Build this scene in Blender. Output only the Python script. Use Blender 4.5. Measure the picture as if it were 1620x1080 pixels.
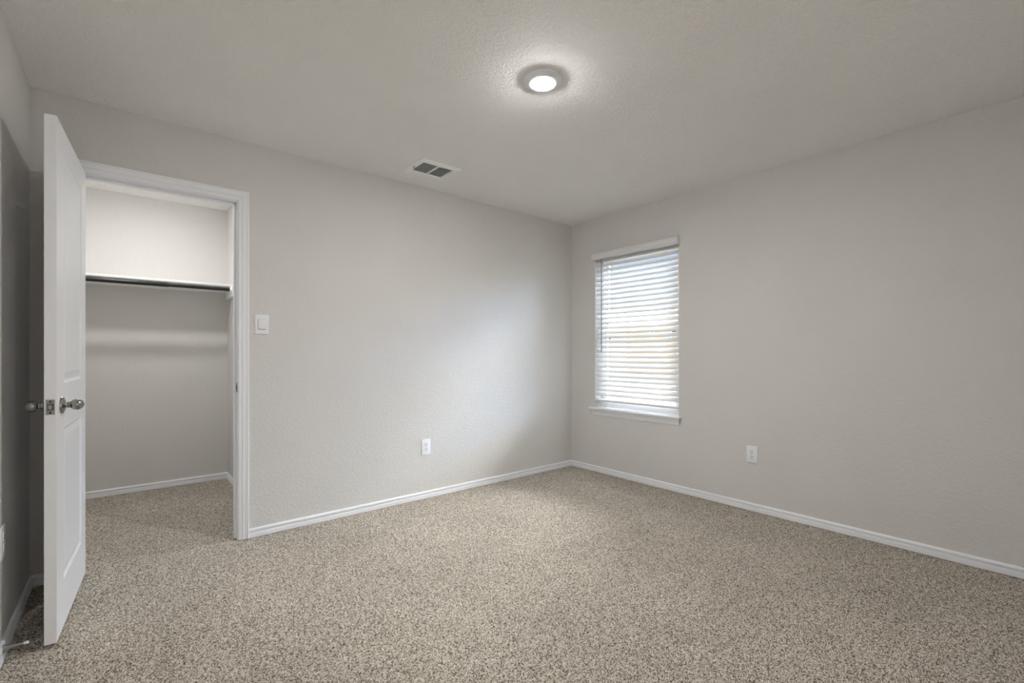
import bpy, bmesh, math, random
from mathutils import Vector, Matrix
PI = math.pi
random.seed(4)
S = bpy.context.scene
for o in list(bpy.data.objects): bpy.data.objects.remove(o)

# ------------------------------------------------------------------ camera
cam_d = bpy.data.cameras.new('camera'); cam = bpy.data.objects.new('camera', cam_d)
S.collection.objects.link(cam); S.camera = cam
cam_d.sensor_fit = 'HORIZONTAL'; cam_d.sensor_width = 36.0; cam_d.lens = 16.295
cam_d.shift_x = 0.0; cam_d.shift_y = 19.0/1620.0
cam_d.clip_start = 0.01; cam_d.clip_end = 300
cam.location = (-3.4676, -3.2214, 1.13)
cam.rotation_euler = (PI/2, 0, math.radians(50.197-90.0))

# ------------------------------------------------------------------ world, sun, exposure
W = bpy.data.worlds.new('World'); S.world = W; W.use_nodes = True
wt = W.node_tree; wt.nodes.clear()
w_out = wt.nodes.new('ShaderNodeOutputWorld'); w_bg = wt.nodes.new('ShaderNodeBackground')
w_tc = wt.nodes.new('ShaderNodeTexCoord'); w_sep = wt.nodes.new('ShaderNodeSeparateXYZ')
w_rp = wt.nodes.new('ShaderNodeValToRGB')
wt.links.new(w_tc.outputs['Generated'], w_sep.inputs[0]); wt.links.new(w_sep.outputs['Z'], w_rp.inputs[0])
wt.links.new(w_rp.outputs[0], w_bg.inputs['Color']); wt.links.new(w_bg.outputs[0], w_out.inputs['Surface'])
e = w_rp.color_ramp.elements
e[0].position = 0.0; e[0].color = (0.93, 0.97, 1.0, 1)
e[1].position = 0.40; e[1].color = (0.98, 0.98, 0.98, 1)
x = e.new(0.28); x.color = (0.42, 0.62, 1.0, 1)
x = e.new(0.10); x.color = (0.80, 0.90, 1.0, 1)
x = e.new(0.22); x.color = (0.42, 0.62, 1.0, 1)
SKY, SKY_FILL = 0.9, 66.0
# added fill brightness above the blue band and to one side, out of view
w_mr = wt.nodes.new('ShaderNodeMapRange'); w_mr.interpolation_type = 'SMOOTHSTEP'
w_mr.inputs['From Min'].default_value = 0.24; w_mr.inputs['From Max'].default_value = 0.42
w_mr.inputs['To Min'].default_value = 0.0; w_mr.inputs['To Max'].default_value = SKY_FILL - SKY
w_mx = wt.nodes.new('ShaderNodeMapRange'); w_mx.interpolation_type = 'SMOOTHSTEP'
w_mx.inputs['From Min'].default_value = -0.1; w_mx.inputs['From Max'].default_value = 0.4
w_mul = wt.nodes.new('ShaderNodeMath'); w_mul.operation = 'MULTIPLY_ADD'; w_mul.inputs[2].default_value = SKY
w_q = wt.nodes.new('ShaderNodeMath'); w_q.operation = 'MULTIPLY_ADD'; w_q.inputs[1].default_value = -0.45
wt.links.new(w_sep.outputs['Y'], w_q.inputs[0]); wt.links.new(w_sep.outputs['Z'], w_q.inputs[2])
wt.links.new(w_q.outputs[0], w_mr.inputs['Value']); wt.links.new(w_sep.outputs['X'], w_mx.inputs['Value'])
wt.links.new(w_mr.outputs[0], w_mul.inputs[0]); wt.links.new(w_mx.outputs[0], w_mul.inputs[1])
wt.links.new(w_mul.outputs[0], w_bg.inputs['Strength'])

sun_d = bpy.data.lights.new('sun', 'SUN'); sun_d.energy = 1.3; sun_d.angle = 0.01; sun_d.color = (1, 0.95, 0.86)
sun = bpy.data.objects.new('sun', sun_d); S.collection.objects.link(sun)
sun.location = (-8, -4, 12); sun.rotation_euler = Vector((0.72, 0.28, -0.72)).to_track_quat('-Z', 'Y').to_euler()

LAMP = 690.0          # emission of the bedroom lamp's lens
HALL_FILL = 3800.0     # emission of the fill lamp added in the unseen hall
CLOSET_LAMP = 270.0   # emission of the closet lamp's lens
S.view_settings.view_transform = 'Standard'; S.view_settings.look = 'None'
S.view_settings.exposure = 0.22; S.view_settings.gamma = 1.0; S.view_settings.use_curve_mapping = False
S.render.film_transparent = False
S.cycles.use_denoising = True; S.cycles.max_bounces = 12; S.cycles.diffuse_bounces = 8
S.cycles.transparent_max_bounces = 16; S.cycles.sample_clamp_indirect = 10.0

# ------------------------------------------------------------------ materials
def new_mat(name):
    m = bpy.data.materials.new(name); m.use_nodes = True
    nt = m.node_tree; b = nt.nodes['Principled BSDF']
    return m, nt, b
def plain(name, col, rough=0.5, metal=0.0, spec=0.5, emit=None, strength=0.0):
    m, nt, b = new_mat(name)
    b.inputs['Base Color'].default_value = (*col, 1); b.inputs['Roughness'].default_value = rough
    b.inputs['Metallic'].default_value = metal; b.inputs['Specular IOR Level'].default_value = spec
    if emit:
        b.inputs['Emission Color'].default_value = (*emit, 1); b.inputs['Emission Strength'].default_value = strength
    return m
def noise(nt, vec, scale, detail=2.0, rough=0.5, dist=0.0):
    n = nt.nodes.new('ShaderNodeTexNoise'); n.inputs['Scale'].default_value = scale
    n.inputs['Detail'].default_value = detail; n.inputs['Roughness'].default_value = rough
    n.inputs['Distortion'].default_value = dist
    nt.links.new(vec, n.inputs['Vector']); return n
def ramp(nt, fac, stops, interp='LINEAR'):
    r = nt.nodes.new('ShaderNodeValToRGB'); r.color_ramp.interpolation = interp
    el = r.color_ramp.elements
    el[0].position, el[0].color = stops[0][0], (*stops[0][1], 1)
    el[1].position, el[1].color = stops[-1][0], (*stops[-1][1], 1)
    for p, c in stops[1:-1]:
        q = el.new(p); q.color = (*c, 1)
    nt.links.new(fac, r.inputs[0]); return r
def bump(nt, b, height, strength, dist):
    n = nt.nodes.new('ShaderNodeBump'); n.inputs['Strength'].default_value = strength
    n.inputs['Distance'].default_value = dist
    nt.links.new(height, n.inputs['Height']); nt.links.new(n.outputs[0], b.inputs['Normal']); return n
def obj_coord(nt):
    return nt.nodes.new('ShaderNodeTexCoord').outputs['Object']

def paint(name, col, strength):
    """sprayed orange-peel drywall paint"""
    m, nt, b = new_mat(name)
    v = obj_coord(nt)
    n1 = noise(nt, v, 62.0, 4.0, 0.6, 0.8)
    r1 = ramp(nt, n1.outputs['Fac'], [(0.40, (0, 0, 0)), (0.62, (1, 1, 1))])
    n2 = noise(nt, v, 2.2, 2.0)
    r2 = ramp(nt, n2.outputs['Fac'], [(0.3, tuple(c*0.985 for c in col)), (0.7, tuple(min(1, c*1.015) for c in col))])
    nt.links.new(r2.outputs[0], b.inputs['Base Color'])
    b.inputs['Roughness'].default_value = 0.75; b.inputs['Specular IOR Level'].default_value = 0.25
    bump(nt, b, r1.outputs[0], strength, 0.004)
    return m
WALLC = (0.695, 0.685, 0.669)
M_wall = paint('wall_paint', WALLC, 0.32)
M_ceil = paint('ceiling_paint', (0.92, 0.912, 0.896), 0.7)
M_white = plain('white_trim_paint', (0.88, 0.90, 0.94), 0.35)
M_door = plain('white_door_paint', (0.88, 0.90, 0.935), 0.4)
M_plastic = plain('white_plastic', (0.86, 0.88, 0.92), 0.3)
M_slot = plain('dark_slot', (0.02, 0.02, 0.02), 0.6)
M_vinyl = plain('white_vinyl', (0.86, 0.87, 0.88), 0.35)
M_nickel = plain('satin_nickel', (0.34, 0.335, 0.33), 0.24, 1.0)
M_steel = plain('spring_steel', (0.55, 0.55, 0.56), 0.3, 1.0)
M_black = plain('black_rod_coating', (0.012, 0.012, 0.013), 0.35)
M_wand = plain('grey_wand_plastic', (0.10, 0.10, 0.11), 0.3)
M_cord = plain('white_cord', (0.72, 0.72, 0.72), 0.8)
M_rubber = plain('white_rubber', (0.85, 0.85, 0.84), 0.6)
M_ventm = plain('white_vent_enamel', (0.90, 0.91, 0.92), 0.4)
M_duct = plain('dark_duct_liner', (0.03, 0.03, 0.03), 0.9)
M_wood = plain('white_shelf_paint', (0.88, 0.88, 0.88), 0.45)

def slat_material():
    m, nt, b = new_mat('white_blind_slat')
    b.inputs['Base Color'].default_value = (0.79, 0.795, 0.80, 1); b.inputs['Roughness'].default_value = 0.4
    tr = nt.nodes.new('ShaderNodeBsdfTranslucent'); tr.inputs['Color'].default_value = (0.93, 0.93, 0.92, 1)
    mx = nt.nodes.new('ShaderNodeMixShader'); mx.inputs[0].default_value = 0.06
    out = nt.nodes['Material Output']
    nt.links.new(b.outputs[0], mx.inputs[1]); nt.links.new(tr.outputs[0], mx.inputs[2]); nt.links.new(mx.outputs[0], out.inputs['Surface'])
    return m
M_slat = slat_material()

def glass_material():
    m, nt, b = new_mat('window_glass'); nt.nodes.remove(b)
    out = nt.nodes['Material Output']
    t = nt.nodes.new('ShaderNodeBsdfTransparent'); t.inputs['Color'].default_value = (0.97, 0.985, 0.98, 1)
    g = nt.nodes.new('ShaderNodeBsdfGlossy'); g.inputs['Roughness'].default_value = 0.02
    f = nt.nodes.new('ShaderNodeFresnel'); f.inputs['IOR'].default_value = 1.45
    mx = nt.nodes.new('ShaderNodeMixShader')
    nt.links.new(f.outputs[0], mx.inputs[0]); nt.links.new(t.outputs[0], mx.inputs[1]); nt.links.new(g.outputs[0], mx.inputs[2])
    nt.links.new(mx.outputs[0], out.inputs['Surface'])
    return m
M_glass = glass_material()

def carpet_material():
    m, nt, b = new_mat('flecked_beige_carpet')
    v = obj_coord(nt)
    # push the cells about so the tufts twist
    nd = noise(nt, v, 170.0, 2.0)
    mixv = nt.nodes.new('ShaderNodeVectorMath'); mixv.operation = 'MULTIPLY_ADD'
    nt.links.new(nd.outputs['Color'], mixv.inputs[0]); mixv.inputs[1].default_value = (0.006, 0.006, 0.006)
    nt.links.new(v, mixv.inputs[2])
    vo = nt.nodes.new('ShaderNodeTexVoronoi'); vo.inputs['Scale'].default_value = 310.0
    nt.links.new(mixv.outputs[0], vo.inputs['Vector'])
    sep = nt.nodes.new('ShaderNodeSeparateColor'); nt.links.new(vo.outputs['Color'], sep.inputs[0])
    cr = ramp(nt, sep.outputs[0], [(0.0, (0.075, 0.060, 0.044)), (0.22, (0.17, 0.145, 0.113)), (0.42, (0.44, 0.395, 0.333)), (0.72, (0.68, 0.625, 0.548)), (1.0, (0.84, 0.785, 0.705))])
    big = noise(nt, v, 1.6, 3.0)
    br = ramp(nt, big.outputs['Fac'], [(0.3, (0.90, 0.90, 0.90)), (0.7, (1.06, 1.06, 1.06))])
    mul = nt.nodes.new('ShaderNodeMix'); mul.data_type = 'RGBA'; mul.blend_type = 'MULTIPLY'; mul.inputs[0].default_value = 1.0
    nt.links.new(cr.outputs[0], mul.inputs[6]); nt.links.new(br.outputs[0], mul.inputs[7])
    nt.links.new(mul.outputs[2], b.inputs['Base Color'])
    b.inputs['Roughness'].default_value = 0.95; b.inputs['Specular IOR Level'].default_value = 0.1
    inv = nt.nodes.new('ShaderNodeMath'); inv.operation = 'SUBTRACT'; inv.inputs[0].default_value = 1.0
    nt.links.new(vo.outputs['Distance'], inv.inputs[1])
    bump(nt, b, inv.outputs[0], 0.5, 0.003)
    return m
M_carpet = carpet_material()

def rough_mat(name, c1, c2, scale, rough=0.9):
    m, nt, b = new_mat(name); v = obj_coord(nt)
    n = noise(nt, v, scale, 4.0)
    r = ramp(nt, n.outputs['Fac'], [(0.3, c1), (0.7, c2)])
    nt.links.new(r.outputs[0], b.inputs['Base Color']); b.inputs['Roughness'].default_value = rough
    return m

# ------------------------------------------------------------------ mesh helpers
class MB:
    def __init__(self): self.bm = bmesh.new()
    def box(self, x0, x1, y0, y1, z0, z1, bev=0.0, mat=None, seg=2):
        r = bmesh.ops.create_cube(self.bm, size=1.0)
        M = Matrix.Translation(((x0+x1)/2, (y0+y1)/2, (z0+z1)/2)) @ Matrix.Diagonal((abs(x1-x0), abs(y1-y0), abs(z1-z0), 1))
        if mat is not None: M = mat @ M
        bmesh.ops.transform(self.bm, matrix=M, verts=r['verts'])
        if bev > 0:
            ed = list({ed for v in r['verts'] for ed in v.link_edges})
            bmesh.ops.bevel(self.bm, geom=ed, offset=bev, segments=seg, affect='EDGES', profile=0.5)
        return self
    def lathe(self, prof, seg=32, mat=None):
        """prof: (radius, height) pairs about local z"""
        rings = []
        for r, h in prof:
            if r < 1e-6: rings.append([self.bm.verts.new((0, 0, h))])
            else: rings.append([self.bm.verts.new((r*math.cos(2*PI*k/seg), r*math.sin(2*PI*k/seg), h)) for k in range(seg)])
        vs = [v for q in rings for v in q]
        for a, b in zip(rings, rings[1:]):
            for k in range(seg):
                j = (k+1) % seg
                if len(a) == 1 and len(b) == 1: continue
                if len(a) == 1: self.bm.faces.new((a[0], b[k], b[j]))
                elif len(b) == 1: self.bm.faces.new((a[k], a[j], b[0]))
                else: self.bm.faces.new((a[k], a[j], b[j], b[k]))
        if mat is not None: bmesh.ops.transform(self.bm, matrix=mat, verts=vs)
        return self
    def tube(self, pts, rad, seg=10, caps=True):
        pts = [Vector(p) for p in pts]; n = len(pts)
        rads = rad if isinstance(rad, (list, tuple)) else [rad]*n
        rings = []; up = None
        for i, p in enumerate(pts):
            t = (pts[min(i+1, n-1)] - pts[max(i-1, 0)]).normalized()
            if up is None: up = t.orthogonal().normalized()
            up = (up - t*up.dot(t)).normalized(); s = t.cross(up)
            rings.append([self.bm.verts.new(p + rads[i]*(math.cos(2*PI*k/seg)*up + math.sin(2*PI*k/seg)*s)) for k in range(seg)])
        for a, b in zip(rings, rings[1:]):
            for k in range(seg):
                j = (k+1) % seg; self.bm.faces.new((a[k], a[j], b[j], b[k]))
        if caps:
            self.bm.faces.new(rings[0]); self.bm.faces.new(rings[-1])
        return self
    def sweep(self, stations):
        """stations: lists of matching 3-D points (one closed section each)"""
        rings = [[self.bm.verts.new(p) for p in s] for s in stations]
        n = len(rings[0])
        for a, b in zip(rings, rings[1:]):
            for k in range(n):
                j = (k+1) % n; self.bm.faces.new((a[k], a[j], b[j], b[k]))
        self.bm.faces.new(rings[0]); self.bm.faces.new(rings[-1])
        return self
    def build(self, name, mat, parent=None, smooth=False, angle=35.0):
        bmesh.ops.recalc_face_normals(self.bm, faces=self.bm.faces[:])
        me = bpy.data.meshes.new(name); self.bm.to_mesh(me); self.bm.free()
        me.materials.append(mat)
        if smooth:
            me.polygons.foreach_set('use_smooth', [True]*len(me.polygons))
            me.set_sharp_from_angle(angle=math.radians(angle))
        o = bpy.data.objects.new(name, me); S.collection.objects.link(o)
        if parent is not None: o.parent = parent
        return o
def tag(o, label=None, cat=None, group=None, kind=None):
    if label: o['label'] = label
    if cat: o['category'] = cat
    if group: o['group'] = group
    if kind: o['kind'] = kind
    return o
def empty(name, loc=(0, 0, 0), rot=(0, 0, 0)):
    o = bpy.data.objects.new(name, None); S.collection.objects.link(o)
    o.empty_display_size = 0.1; o.location = loc; o.rotation_euler = rot
    return o
def copy_thing(root, loc, rot):
    r = root.copy(); S.collection.objects.link(r); r.location = loc; r.rotation_euler = rot
    for ch in list(root.children):
        c = ch.copy(); S.collection.objects.link(c); c.parent = r
        for g in list(ch.children):
            d = g.copy(); S.collection.objects.link(d); d.parent = c
    return r

# ------------------------------------------------------------------ the room shell
XL, YR, H = -3.826, -3.30, 2.423         # left wall face, rear wall face, ceiling
CXL, CXR, CYB = -3.860, -2.757, 1.665    # closet: left face, right face, back face
T = 0.115                                # stud wall thickness
JL, JR, JH = -3.668, -2.949, 2.052       # jamb faces of the closet doorway, head
WY0, WY1, WZ0, WZ1 = -0.309, -1.186, 0.598, 2.065   # window opening in the right wall

YH = YR-T-1.15                           # far face of the hall behind the doorway the photo is taken from
def carpet_floor():
    # slab with a pile of short tufts: a jittered height field over bedroom and closet
    import numpy as np
    rng = np.random.default_rng(7)
    st = 0.0045; x0, x1, y0, y1 = CXL-0.02, 0.02, YR-0.10, CYB+0.02
    nx, ny = int((x1-x0)/st)+1, int((y1-y0)/st)+1
    gx, gy = np.meshgrid(np.linspace(x0, x1, nx), np.linspace(y0, y1, ny))
    co = np.empty((ny, nx, 3), np.float32)
    co[..., 0] = gx + rng.uniform(-0.0016, 0.0016, gx.shape); co[..., 1] = gy + rng.uniform(-0.0016, 0.0016, gx.shape)
    co[..., 2] = -0.0070*rng.random(gx.shape)**1.3
    idx = np.arange(nx*ny, dtype=np.int32).reshape(ny, nx)
    q = np.stack([idx[:-1, :-1], idx[:-1, 1:], idx[1:, 1:], idx[1:, :-1]], -1).reshape(-1, 4)
    bx = np.array([(x, y, z) for z in (-0.12, -0.008) for y in (YH-0.1, CYB+0.2) for x in (CXL-1.3, 0.2)], np.float32)
    b = nx*ny
    bq = np.array([(0, 2, 3, 1), (4, 5, 7, 6), (0, 1, 5, 4), (2, 6, 7, 3), (0, 4, 6, 2), (1, 3, 7, 5)], np.int32) + b
    q = np.concatenate([q, bq]); v = np.concatenate([co.reshape(-1, 3), bx])
    me = bpy.data.meshes.new('floor')
    me.vertices.add(len(v)); me.vertices.foreach_set('co', v.ravel())
    me.loops.add(q.size); me.loops.foreach_set('vertex_index', q.ravel())
    me.polygons.add(len(q)); me.polygons.foreach_set('loop_start', np.arange(0, q.size, 4, dtype=np.int32))
    me.polygons.foreach_set('use_smooth', np.concatenate([np.ones(len(q)-6, bool), np.zeros(6, bool)]))
    me.update(calc_edges=True); me.validate()
    me.materials.append(M_carpet)
    o = bpy.data.objects.new('floor', me); S.collection.objects.link(o)
    return o
tag(carpet_floor(), 'speckled beige and brown carpet covering bedroom and closet', 'floor', kind='structure')

VX0, VX1, VY0, VY1 = -1.935, -1.685, -0.455, -0.260      # duct opening of the ceiling vent
m = MB()
m.box(CXL-1.3, VX0, YH-0.1, CYB+0.2, H, H+0.12); m.box(VX1, 0.2, YH-0.1, CYB+0.2, H, H+0.12)
m.box(VX0, VX1, YH-0.1, VY0, H, H+0.12); m.box(VX0, VX1, VY1, CYB+0.2, H, H+0.12)
tag(m.build('ceiling', M_ceil), 'pale greige textured ceiling', 'ceiling', kind='structure')

m = MB()                                  # wall with the closet doorway
m.box(XL-T, JL-0.019, 0, T, 0, H); m.box(JR+0.019, 0.14, 0, T, 0, H); m.box(JL-0.019, JR+0.019, 0, T, JH+0.019, H)
tag(m.build('wall_back', M_wall), 'greige textured wall with the closet doorway', 'wall', kind='structure')
m = MB()                                  # wall with the window
m.box(0, 0.14, YR, WY1, 0, H); m.box(0, 0.14, WY0, 0, 0, H)
m.box(0, 0.14, WY1, WY0, 0, WZ0); m.box(0, 0.14, WY1, WY0, WZ1, H)
tag(m.build('wall_right', M_wall), 'greige textured wall with the window', 'wall', kind='structure')
m = MB(); m.box(XL-T, XL, YR, 0, 0, H)
tag(m.build('wall_left', M_wall), 'greige textured wall behind the open door', 'wall', kind='structure')
EX0, EX1, EH = -3.70, -2.82, 2.05          # entry doorway from the hall
m = MB(); m.box(CXL-1.2, EX0, YR-T, YR, 0, H); m.box(EX1, 0.14, YR-T, YR, 0, H); m.box(EX0, EX1, YR-T, YR, EH, H)
tag(m.build('wall_front', M_wall), 'greige textured wall facing the closet doorway', 'wall', kind='structure')
m = MB(); m.box(CXL-1.2, 0.14, YH-T, YH, 0, H)
tag(m.build('wall_hall', M_wall), 'greige hall wall outside the entry doorway', 'wall', kind='structure')
m = MB(); m.box(CXL-1.2, CXL-1.1, YH, YR-T, 0, H); m.box(0.04, 0.14, YH, YR-T, 0, H)
tag(m.build('wall_hall_end', M_wall), 'greige end walls of the hall', 'wall', kind='structure')
m = MB(); m.box(CXL-T, CXR+T, CYB, CYB+T, 0, H)
tag(m.build('wall_closet_back', M_wall), 'greige closet wall under and above the shelf', 'wall', kind='structure')
m = MB(); m.box(CXR, CXR+T, T, CYB, 0, H)
tag(m.build('wall_closet_right', M_wall), 'narrow strip of closet side wall beside the doorway casing', 'wall', kind='structure')
m = MB(); m.box(CXL-T, CXL, T, CYB, 0, H)
tag(m.build('wall_closet_left', M_wall), 'closet side wall hidden behind the open door', 'wall', kind='structure')

# baseboards: (offset from wall, height)
BASE = [(0, 0), (0.0135, 0), (0.0135, 0.0250), (0.0125, 0.0270), (0.0035, 0.0280), (0.0025, 0.0340), (0.0110, 0.0375), (0.0115, 0.046), (0.0080, 0.0525), (0.0045, 0.0545), (0, 0.0545)]
def baseboard(name, pts, normals, label):
    """pts: wall-line points; normals: one mitre direction per point"""
    m = MB(); st = []
    for (px, py), (nx, ny) in zip(pts, normals):
        st.append([(px+nx*o, py+ny*o, z) for o, z in BASE])
    m.sweep(st)
    return tag(m.build(name, M_white, smooth=True, angle=25), label, 'baseboard', kind='structure')
baseboard('baseboard_back', [(-2.8895, 0), (0, 0)], [(0, -1), (-1, -1)], 'white moulded baseboard along the wall with the light switch')
baseboard('baseboard_right', [(0, 0), (0, YR)], [(-1, -1), (-1, 1)], 'white moulded baseboard under the window')
baseboard('baseboard_left', [(XL, YR), (XL, 0), (-3.728, 0)], [(1, 1), (1, -1), (0, -1)], 'white moulded baseboard behind the open door')
baseboard('baseboard_closet', [(CXL, T), (CXL, CYB), (CXR, CYB), (CXR, T)], [(1, 0), (1, -1), (-1, -1), (-1, 0)], 'white moulded baseboard around the closet')
baseboard('baseboard_front', [(0, YR), (EX1, YR)], [(-1, 1), (0, 1)], 'white moulded baseboard on the wall facing the closet')

# door casing and jamb
CAS = [(0, 0), (0, 0.008), (0.004, 0.0095), (0.019, 0.0095), (0.0215, 0.0135), (0.025, 0.0145), (0.0275, 0.0125), (0.030, 0.011), (0.044, 0.0135), (0.0465, 0.0165), (0.052, 0.0175), (0.056, 0.016), (0.057, 0.012), (0.057, 0)]
tr = empty('trim_1', (JR, 0, 0)); tag(tr, 'white moulded casing and jamb around the closet doorway', 'door frame', kind='structure')
def casing(side, mat, name):
    m = MB(); st = []
    xi0, xi1, zt = JL-0.005, JR+0.005, JH+0.005
    for (ux, uz, bx, bz) in ((-1, 0, xi0, 0), (-1, 1, xi0, zt), (1, 1, xi1, zt), (1, 0, xi1, 0)):
        st.append([(bx+ux*w - JR, side[0]+side[1]*t, bz+uz*w) for w, t in CAS])
    m.sweep(st)
    return m.build(name, mat, tr, smooth=True, angle=20)
casing((0, -1), M_white, 'casing')
casing((T, 1), M_white, 'casing')
m = MB()
m.box(JR-JR, 0.019, 0, T, 0, JH+0.010, 0.001); m.box(JL-0.019-JR, JL-JR, 0, T, 0, JH+0.010, 0.001); m.box(JL-0.019-JR, 0.019, 0, T, JH, JH+0.019, 0.001)
m.build('jamb', M_white, tr)
m = MB()                                  # stop strips the closed door rests against
m.box(-0.011, 0, 0.040, 0.073, 0, JH, 0.002); m.box(JL-JR, JL-JR+0.011, 0.040, 0.073, 0, JH, 0.002); m.box(JL-JR, 0, 0.040, 0.073, JH-0.011, JH, 0.002)
m.build('stop_strip', M_white, tr)
m = MB(); m.box(-0.0015, 0.0005, -0.002, 0.030, 0.895, 0.952, 0.0006)
sp = m.build('strike_plate', M_nickel, tr)
m = MB(); m.box(-0.0022, -0.0008, 0.006, 0.021, 0.912, 0.936); m.build('latch_hole', M_slot, sp)

# ------------------------------------------------------------------ open door
door = empty('door_1', (JL, -0.010, 0.0), (0, 0, math.radians(-93.8)))
tag(door, 'white two panel interior door standing open', 'door', kind='structure')
DX0, DX1, DY0, DY1, DZ0, DZ1 = 0.003, 0.712, 0.008, 0.043, 0.015, 2.047
def door_leaf():
    bm = bmesh.new()
    xs = [DX0, 0.130, 0.572, DX1]; zs = [DZ0, 0.207, 0.825, 1.010, 1.940, DZ1]
    rings = [(0, 0), (0.004, 0.0035), (0.010, 0.0065), (0.016, 0.0070), (0.038, 0.0022), (0.042, 0.0018)]
    for y, s in ((DY0, 1), (DY1, -1)):
        for i in range(3):
            for j in range(5):
                x0, x1, z0, z1 = xs[i], xs[i+1], zs[j], zs[j+1]
                if i == 1 and j in (1, 3):
                    prev = None
                    for o, d in rings:
                        q = [bm.verts.new((x, y+s*d, z)) for x, z in ((x0+o, z0+o), (x1-o, z0+o), (x1-o, z1-o), (x0+o, z1-o))]
                        if prev:
                            for k in range(4): bm.faces.new((prev[k], prev[(k+1) % 4], q[(k+1) % 4], q[k]))
                        prev = q
                    bm.faces.new(prev)
                else:
                    bm.faces.new([bm.verts.new(p) for p in ((x0, y, z0), (x1, y, z0), (x1, y, z1), (x0, y, z1))])
    for i in range(3):
        for z in (DZ0, DZ1):
            bm.faces.new([bm.verts.new(p) for p in ((xs[i], DY0, z), (xs[i+1], DY0, z), (xs[i+1], DY1, z), (xs[i], DY1, z))])
    for j in range(5):
        for x in (DX0, DX1):
            bm.faces.new([bm.verts.new(p) for p in ((x, DY0, zs[j]), (x, DY1, zs[j]), (x, DY1, zs[j+1]), (x, DY0, zs[j+1]))])
    bmesh.ops.remove_doubles(bm, verts=bm.verts[:], dist=1e-5)
    m = MB(); m.bm.free(); m.bm = bm
    return m.build('door_leaf', M_door, door)
door_leaf()
KX, KZ = 0.630, 0.924
EGG = [(0.0220*math.sin(a)*(1-0.07*math.cos(a)), 0.0475 + 0.0225*math.cos(a)) for a in [PI*k/18 for k in range(16)]] + \
      [(0.0122, 0.0262), (0.0118, 0.0245), (0.0132, 0.0235), (0.0132, 0.0215), (0.0112, 0.0205), (0.0108, 0.0140), (0.0140, 0.0100)]
ROSE = [(0.0, 0.0140), (0.0140, 0.0140), (0.0200, 0.0125), (0.0265, 0.0095), (0.0295, 0.0085), (0.0325, 0.0080), (0.0335, 0.0070), (0.0335, 0.0)]
for y, s in ((DY1, -1), (DY0, 1)):        # visible side faces local +y
    Mx = Matrix.Translation((KX, y, KZ)) @ Matrix.Rotation(s*PI/2, 4, 'X')
    kb = MB().lathe(EGG, 36, Mx).build('door_knob', M_nickel, door, smooth=True, angle=50)
    MB().lathe(ROSE, 40, Mx).build('knob_rose', M_nickel, kb, smooth=True, angle=50)
m = MB(); m.box(DX1-0.001, DX1+0.0012, 0.0130, 0.0380, KZ-0.029, KZ+0.029, 0.0004)
lp = m.build('latch_plate', M_nickel, door)
m = MB(); m.box(DX1+0.001, DX1+0.0016, 0.0170, 0.0340, KZ-0.012, KZ+0.012); m.build('bolt_opening', M_slot, lp)
m = MB(); m.box(DX1+0.001, DX1+0.010, 0.0190, 0.0320, KZ-0.010, KZ+0.010, 0.003); m.build('latch_bolt', M_nickel, lp)
for dz in (-0.021, 0.021):
    MB().lathe([(0, 0.0006), (0.0035, 0.0004), (0.0038, 0)], 16, Matrix.Translation((DX1+0.0012, 0.0255, KZ+dz)) @ Matrix.Rotation(PI/2, 4, 'Y')).build('screw', M_slot, lp)
for hz in (0.20, 1.02, 1.86):
    m = MB(); m.lathe([(0, 0), (0.0055, 0.001), (0.006, 0.003), (0.006, 0.086), (0.0055, 0.088), (0, 0.089)], 16, Matrix.Translation((0, 0, hz)))
    m.box(0.0, 0.0030, 0.004, 0.038, hz, hz+0.089)
    m.build('hinge', M_nickel, door, smooth=True)

# ------------------------------------------------------------------ window
win = empty('window_1', (0.0, (WY0+WY1)/2, WZ0)); tag(win, 'white vinyl window behind the blind', 'window', kind='structure')
yc = (WY0+WY1)/2; hw = (WY0-WY1)/2; z0w, z1w = 0.019, WZ1-WZ0
m = MB(); fx0, fx1, fw = 0.078, 0.138, 0.045
m.box(fx0, fx1, -hw, -hw+fw, z0w, z1w, 0.002); m.box(fx0, fx1, hw-fw, hw, z0w, z1w, 0.002)
m.box(fx0, fx1, -hw+fw, hw-fw, z0w, z0w+fw, 0.002); m.box(fx0, fx1, -hw+fw, hw-fw, z1w-fw, z1w, 0.002)
m.build('window_frame', M_vinyl, win)
zm = 1.345-WZ0
for nm, za, zb, xa in (('upper_sash', zm-0.016, z1w-fw, 0.108), ('lower_sash', z0w+fw, zm+0.016, 0.084)):
    m = MB(); sw = 0.032
    m.box(xa, xa+0.022, -hw+fw, -hw+fw+sw, za, zb, 0.002); m.box(xa, xa+0.022, hw-fw-sw, hw-fw, za, zb, 0.002)
    m.box(xa, xa+0.022, -hw+fw+sw, hw-fw-sw, za, za+sw, 0.002); m.box(xa, xa+0.022, -hw+fw+sw, hw-fw-sw, zb-sw, zb, 0.002)
    so = m.build(nm, M_vinyl, win)
    m = MB(); m.box(xa+0.009, xa+0.012, -hw+fw+sw, hw-fw-sw, za+sw, zb-sw); m.build('glass_pane', M_glass, so)
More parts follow.
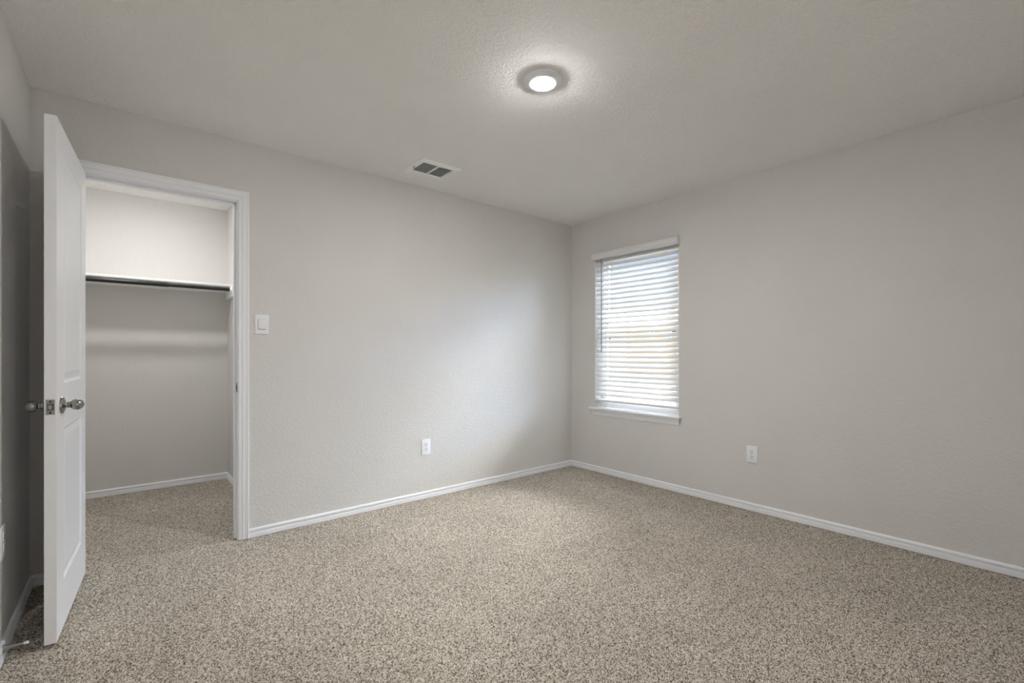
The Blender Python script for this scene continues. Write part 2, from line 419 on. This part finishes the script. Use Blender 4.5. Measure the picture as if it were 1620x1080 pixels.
# stool and apron
m = MB(); m.box(-0.042, 0.0, -hw-0.026, hw+0.052, 0.0, 0.019, 0.005, seg=3); m.box(-0.002, 0.079, -hw, hw, 0.0, 0.019)
m.build('window_stool', M_white, win, smooth=True)
APR = [(0, -0.0005), (-0.033, -0.0005), (-0.032, -0.006), (-0.027, -0.011), (-0.024, -0.020), (-0.019, -0.029), (-0.015, -0.034), (-0.014, -0.040), (-0.010, -0.046), (-0.009, -0.052), (0, -0.052)]
m = MB()
st = []
for y, k in ((-hw-0.002, 1), (hw+0.016, -1)):
    st.append([(xx, y + (-k)*0.55*(-xx), zz) for xx, zz in APR])
m.sweep(st); m.build('window_apron', M_white, win, smooth=True, angle=25)

# ------------------------------------------------------------------ blind
bl = empty('window_blind', (0.0, yc, 2.02)); tag(bl, 'white horizontal slatted blind covering the window', 'blind')
VAL = [(-0.0, 0.0), (-0.040, 0.0), (-0.046, 0.003), (-0.049, 0.010), (-0.047, 0.018), (-0.050, 0.028), (-0.051, 0.046), (-0.048, 0.056), (-0.043, 0.060), (-0.030, 0.061), (0.0, 0.061)]
m = MB(); m.sweep([[(x, -hw-0.014, z) for x, z in VAL], [(x, hw+0.006, z) for x, z in VAL]])
m.build('valance', M_slat, bl, smooth=True, angle=30)
m = MB(); m.box(0.002, 0.052, -hw+0.006, hw-0.006, 0.005, 0.042, 0.002); m.build('headrail', M_slat, bl)
SD, TILT, PITCH, Z0S, XC = 0.050, math.radians(48), 0.0452, 0.729, 0.024
sy0, sy1 = -hw+0.010, hw-0.005
m = MB()
zc0 = Z0S + SD/2*math.sin(TILT)
slat_z = [zc0 + k*PITCH for k in range(29)]
for zc in slat_z:
    sec_t, sec_b = [], []
    for i in range(7):
        t = -SD/2 + SD*i/6
        crown = 0.0022*(1-(2*t/SD)**2)
        for lst, off in ((sec_t, 0.0014), (sec_b, -0.0014)):
            u, w = t, crown+off
            lst.append((XC + u*math.cos(TILT) - w*math.sin(TILT), zc - 2.02 + u*math.sin(TILT) + w*math.cos(TILT)))
    sec = sec_t + sec_b[::-1]
    m.sweep([[(x, y, z) for x, z in sec] for y in (sy0, sy1)])
m.build('slats', M_slat, bl, smooth=True, angle=40)
m = MB(); m.box(XC-0.026, XC+0.026, sy0, sy1, 0.673-2.02, 0.695-2.02, 0.003); rail = m.build('bottom_rail', M_slat, bl, smooth=True)
ladders = [-0.435-yc, -0.725-yc, -1.03-yc]
for ly in ladders:
    m = MB()
    m.tube([(XC-0.0225, ly, 0.0), (XC-0.0225, ly, 0.690-2.02)], 0.0007, 5); m.tube([(XC+0.0225, ly, 0.0), (XC+0.0225, ly, 0.690-2.02)], 0.0007, 5)
    for zc in slat_z:
        m.tube([(XC-0.0225, ly, zc-2.02-0.0225*math.tan(TILT)-0.004), (XC+0.0225, ly, zc-2.02+0.0225*math.tan(TILT)-0.004)], 0.0006, 4)
    m.build('ladder_cord', M_cord, bl)
    MB().lathe([(0, -0.005), (0.004, -0.0045), (0.005, -0.001), (0.005, 0)], 12, Matrix.Translation((XC, ly, 0.673-2.02))).build('button', M_cord, rail)
m = MB(); wy = -0.395-yc
m.tube([(-0.012, wy, 0.01), (-0.012, wy, -0.02), (-0.012, wy, 1.142-2.02)], [0.0022, 0.0030, 0.0030], 8)
m.build('tilt_wand', M_wand, bl, smooth=True)

# ------------------------------------------------------------------ lamps
def ceiling_lamp(loc, strength, label):
    t = empty('ceiling_light', loc); tag(t, label, 'ceiling light')
    MB().lathe([(0.0915, 0.0), (0.0925, -0.0030), (0.0900, -0.0065), (0.0820, -0.0105), (0.0720, -0.0155), (0.0620, -0.0190), (0.0592, -0.0193), (0.0576, -0.0190), (0.0574, -0.0150)], 64).build('trim_ring', M_plastic, t, smooth=True, angle=60)
    le = plain('lamp_lens', (0.9, 0.9, 0.88), 0.5, emit=(1.0, 0.985, 0.965), strength=strength)
    prof = [(0.0575*math.sin(a), -0.0188 - 0.0085*math.cos(a)) for a in [PI/2*k/12 for k in range(12, -1, -1)]]
    MB().lathe(prof, 48).build('lens', le, t, smooth=True)
    return t
ceiling_lamp((-1.952, -1.630, H), LAMP, 'round white flush ceiling light, lit, near the bedroom vent')
ceiling_lamp((-3.35, 0.86, H), CLOSET_LAMP, 'round white flush ceiling light inside the closet')

ceiling_lamp((-1.45, (YR-T+YH)/2, H), HALL_FILL, 'added fill light, shaped as a round ceiling light, in the unseen hall')  # lamp added out of view to fill the bedroom through the doorway

# ------------------------------------------------------------------ ceiling vent
vt = empty('ceiling_vent', ((VX0+VX1)/2, (VY0+VY1)/2, H)); tag(vt, 'white rectangular louvred air vent in the ceiling', 'vent')
vw, vh = (VX1-VX0)/2, (VY1-VY0)/2
def vent_frame():
    bm = bmesh.new(); loops = []
    for ox, oy, z in ((0.153, 0.1325, 0.0), (0.153, 0.1325, -0.003), (0.149, 0.1285, -0.006), (vw-0.006, vh-0.006, -0.009), (vw-0.010, vh-0.010, -0.006), (vw-0.010, vh-0.010, 0.004)):
        loops.append([bm.verts.new((sx*ox, sy*oy, z)) for sx, sy in ((-1, -1), (1, -1), (1, 1), (-1, 1))])
    for a, b in zip(loops, loops[1:]):
        for k in range(4): bm.faces.new((a[k], a[(k+1) % 4], b[(k+1) % 4], b[k]))
    m = MB(); m.bm.free(); m.bm = bm
    return m
vent_frame().build('vent_frame', M_ventm, vt)
m = MB(); m.box(-0.005, 0.005, -vh+0.009, vh-0.009, -0.0085, 0.003); m.build('divider', M_ventm, vt)
NL = 9
m = MB()
for k in range(NL):
    y = -vh+0.016 + (2*vh-0.032)*k/(NL-1)
    R = Matrix.Translation((0, y, 0.001)) @ Matrix.Rotation(math.radians(46), 4, 'X')
    for x0, x1 in ((-vw+0.010, -0.005), (0.005, vw-0.010)):
        m.box(x0, x1, -0.0075, 0.0075, -0.0006, 0.0006, mat=R)
m.build('louvres', M_ventm, vt)
m = MB(); m.box(-0.003, 0.003, -0.012, 0.012, -0.0115, -0.0085, 0.001, mat=Matrix.Translation((-vw-0.008, 0.02, 0.0015)))
m.build('damper_lever', M_slot, vt)
m = MB()
m.box(-vw-0.003, -vw+0.0005, -vh, vh, 0.004, 0.16); m.box(vw-0.0005, vw+0.003, -vh, vh, 0.004, 0.16); m.box(-vw, vw, -vh-0.003, -vh+0.0005, 0.004, 0.16)
m.box(-vw, vw, vh-0.0005, vh+0.003, 0.004, 0.16); m.box(-vw-0.003, vw+0.003, -vh-0.003, vh+0.003, 0.157, 0.16)
m.build('duct_box', M_duct, vt)

# ------------------------------------------------------------------ outlets and switch (front faces local -y)
def outlet(loc, rz, label):
    t = empty('wall_outlet', loc, (0, 0, rz)); tag(t, label, 'outlet')
    m = MB(); m.box(-0.0390, 0.0390, -0.0065, 0.0, -0.0615, 0.0615, 0.0035, seg=3); m.build('cover_plate', M_plastic, t, smooth=True)
    for dz in (0.0195, -0.0195):
        m = MB(); bm = m.bm
        ring = []
        for k in range(40):
            a = 2*PI*k/40; ring.append((0.0172*math.cos(a), max(-0.0142, min(0.0142, 0.0172*math.sin(a)))))
        m.sweep([[(x, -0.0060, z+dz) for x, z in ring], [(x, -0.0082, z+dz) for x, z in ring], [(x*0.96, -0.0088, z*0.96+dz) for x, z in ring]])
        r = m.build('receptacle', M_plastic, t)
        m = MB()
        m.box(-0.0078, -0.0050, -0.0092, -0.0080, dz+0.0005, dz+0.0095); m.box(0.0050, 0.0078, -0.0092, -0.0080, dz+0.0015, dz+0.0090)
        m.lathe([(0, 0.0012), (0.0030, 0.0012), (0.0030, 0)], 14, Matrix.Translation((0, -0.0080, dz-0.0072)) @ Matrix.Rotation(PI/2, 4, 'X'))
        m.build('slots', M_slot, r)
    MB().lathe([(0, 0.0015), (0.0022, 0.0012), (0.0028, 0)], 14, Matrix.Translation((0, -0.0065, 0)) @ Matrix.Rotation(PI/2, 4, 'X')).build('screw', M_nickel, t)
    return t
outlet((-1.662, 0, 0.399), 0, 'white duplex outlet on the wall between the closet and the corner')
outlet((0, -1.7635, 0.404), -PI/2, 'white duplex outlet low on the window wall')
outlet((XL, -0.666, 0.424), PI/2, 'white duplex outlet in shadow on the wall behind the open door')
sw = empty('light_switch', (-2.816, 0, 1.311)); tag(sw, 'white rocker light switch beside the closet doorway', 'light switch')
m = MB(); m.box(-0.0390, 0.0390, -0.0065, 0.0, -0.0605, 0.0605, 0.0030, seg=3); m.build('cover_plate', M_plastic, sw, smooth=True)
m = MB(); m.box(-0.0225, 0.0225, -0.0072, -0.0060, -0.0320, 0.0310); m.build('rocker_gap', M_slot, sw)
m = MB(); m.box(-0.0212, 0.0218, -0.0040, 0.0040, -0.0295, 0.0302, 0.0015, mat=Matrix.Translation((0, -0.0070, 0)) @ Matrix.Rotation(math.radians(3.0), 4, 'X')); m.build('rocker', M_plastic, sw, smooth=True)

# ------------------------------------------------------------------ spring door stop
ds = empty('door_stop', (XL+0.0125, -0.708, 0.043)); tag(ds, 'silver spring door stop with white tip behind the open door', 'door stop')
D = (Vector((-3.748, -0.727, 0.050)) - Vector((XL+0.0125, -0.708, 0.043))); L = D.length; dn = D.normalized()
Rq = dn.to_track_quat('Z', 'Y').to_matrix().to_4x4()
MB().lathe([(0, 0), (0.0125, 0), (0.0125, 0.002), (0.008, 0.006), (0, 0.006)], 24, Rq).build('base_cup', M_steel, ds, smooth=True)
pts, rr = [], []
N = 22*14
for i in range(N+1):
    t = i/N; R_ = 0.0085*(1-t)**1.4 + 0.0026; a = 2*PI*22*t
    pts.append(Rq @ Vector((R_*math.cos(a), R_*math.sin(a), 0.003 + (L-0.012)*t)))
m = MB(); m.tube(pts, 0.0012, 6); m.build('spring', M_steel, ds, smooth=True)
MB().lathe([(0, L-0.012), (0.0052, L-0.012), (0.0058, L-0.010), (0.0055, L-0.001), (0.0040, L), (0, L)], 20, Rq).build('rubber_tip', M_rubber, ds, smooth=True)

# ------------------------------------------------------------------ closet shelf and rod
SF, ST, SB = 1.375, 1.722, 1.703
sh = empty('closet_shelf', ((CXL+CXR)/2, CYB, SB)); tag(sh, 'white painted closet shelf across the closet back wall', 'shelf')
hx = (CXR-CXL)/2
m = MB(); m.box(-hx, hx, SF-CYB, 0, 0, ST-SB, 0.002); m.build('shelf_board', M_wood, sh)
m = MB(); m.box(-hx, hx, -0.019, 0, -0.030, 0, 0.0015); m.build('back_cleat', M_wood, sh)
for s in (1, -1):
    m = MB(); x1 = s*hx; x0 = s*(hx-0.019); m.box(min(x0, x1), max(x0, x1), -0.40, -0.019, -0.089, -0.0003, 0.0015); m.build('side_cleat', M_wood, sh)
rd = empty('closet_rod', ((CXL+CXR)/2, 1.332, 1.672)); tag(rd, 'black closet hanging rod under the front of the shelf', 'closet rod')
rx = hx-0.019
Ry = Matrix.Rotation(PI/2, 4, 'Y')
m = MB(); m.lathe([(0, -rx+0.002), (0.0165, -rx+0.002), (0.0165, 0.10), (0.0160, 0.101), (0.0140, 0.101), (0.0140, rx-0.002), (0, rx-0.002)], 32, Ry); m.build('rod_tube', M_black, rd, smooth=True, angle=40)
for s in (1, -1):
    MB().lathe([(0, 0), (0.0270, 0), (0.0270, 0.003), (0.0215, 0.005), (0.0215, 0.014), (0.0195, 0.0155), (0.0180, 0.014), (0.0175, 0.004), (0, 0.004)], 32,
               Matrix.Translation((s*rx, 0, 0)) @ Matrix.Rotation(-s*PI/2, 4, 'Y')).build('rod_socket', M_plastic, rd, smooth=True, angle=40)

# ------------------------------------------------------------------ outside the window
M_sand = rough_mat('pale_sandy_soil', (0.09, 0.072, 0.045), (0.13, 0.106, 0.07), 3.0)
M_road = rough_mat('grey_asphalt', (0.16, 0.16, 0.17), (0.22, 0.22, 0.23), 8.0)
M_osb = rough_mat('tan_board_shaded', (0.62, 0.38, 0.17), (0.80, 0.55, 0.28), 5.0)  # tan boards, with the shaded side's tone put into the colour
M_cream_sunlit = rough_mat('cream_wall_sunlit', (0.78, 0.68, 0.46), (0.86, 0.76, 0.54), 4.0)  # same house's sunlit side; the sunlight is put into the paler colour
M_roof = rough_mat('tan_shingles', (0.56, 0.44, 0.30), (0.70, 0.56, 0.40), 12.0)
M_teal = plain('teal_window_glass', (0.30, 0.62, 0.55), 0.15)
M_dark = plain('dark_opening', (0.03, 0.03, 0.03), 0.8)
M_fence = rough_mat('fresh_fence_wood', (0.70, 0.48, 0.25), (0.82, 0.62, 0.36), 6.0)
GZ = -0.22
m = MB(); m.box(0.16, 60, -30, 60, GZ-0.2, GZ); tag(m.build('ground', M_sand), 'pale sandy ground outside the window', 'ground', kind='structure')
m = MB(); m.box(11.6, 14.8, -30, 60, GZ-0.1, GZ+0.006); tag(m.build('road', M_road), 'grey street outside the window', 'road', kind='structure')

hs = empty('neighbor_house', (16.5, 10.0, GZ)); tag(hs, 'tan gabled house across the street seen through the blind', 'house')
m = MB(); m.box(0, 8, -1.6, 1.45, 0, 2.75); m.build('wall', M_osb, hs)
m = MB(); m.box(-0.20, 7.5, 1.45, 9.0, 0, 2.75); m.build('wing', M_cream_sunlit, hs)
bm = bmesh.new()                          # low hipped roof
lo = [bm.verts.new(p) for p in ((-0.55, -2.0, 2.68), (8.5, -2.0, 2.68), (8.5, 9.5, 2.68), (-0.55, 9.5, 2.68))]
ev = [bm.verts.new(p) for p in ((-0.55, -2.0, 2.82), (8.5, -2.0, 2.82), (8.5, 9.5, 2.82), (-0.55, 9.5, 2.82))]
r0, r1 = bm.verts.new((4.0, 0.4, 3.85)), bm.verts.new((4.0, 7.2, 3.85))
bm.faces.new(lo)
for k in range(4): bm.faces.new((lo[k], lo[(k+1) % 4], ev[(k+1) % 4], ev[k]))
bm.faces.new((ev[0], ev[1], r0)); bm.faces.new((ev[1], ev[2], r1, r0)); bm.faces.new((ev[2], ev[3], r1)); bm.faces.new((ev[3], ev[0], r0, r1))
m = MB(); m.bm.free(); m.bm = bm; m.build('roof', M_roof, hs)
for y0, y1, z0, z1 in ((-0.20, 0.0, 2.15, 2.6), (0.05, 0.22, 2.15, 2.6), (-1.15, -0.92, 1.9, 2.6)):
    m = MB(); m.box(-0.05, 0.03, y0, y1, z0, z1); w = m.build('window', M_white, hs)
    m = MB(); m.box(-0.06, 0.0, y0+0.03, y1-0.03, z0+0.04, z1-0.04); m.build('pane', M_teal, w)
m = MB(); m.box(-0.06, 0.03, -1.36, -1.20, 2.25, 2.6); m.build('porch_lamp', M_dark, hs)
m = MB(); m.box(-0.26, -0.15, 2.3, 2.6, 2.05, 2.3); m.build('vent_louvre', M_dark, hs)
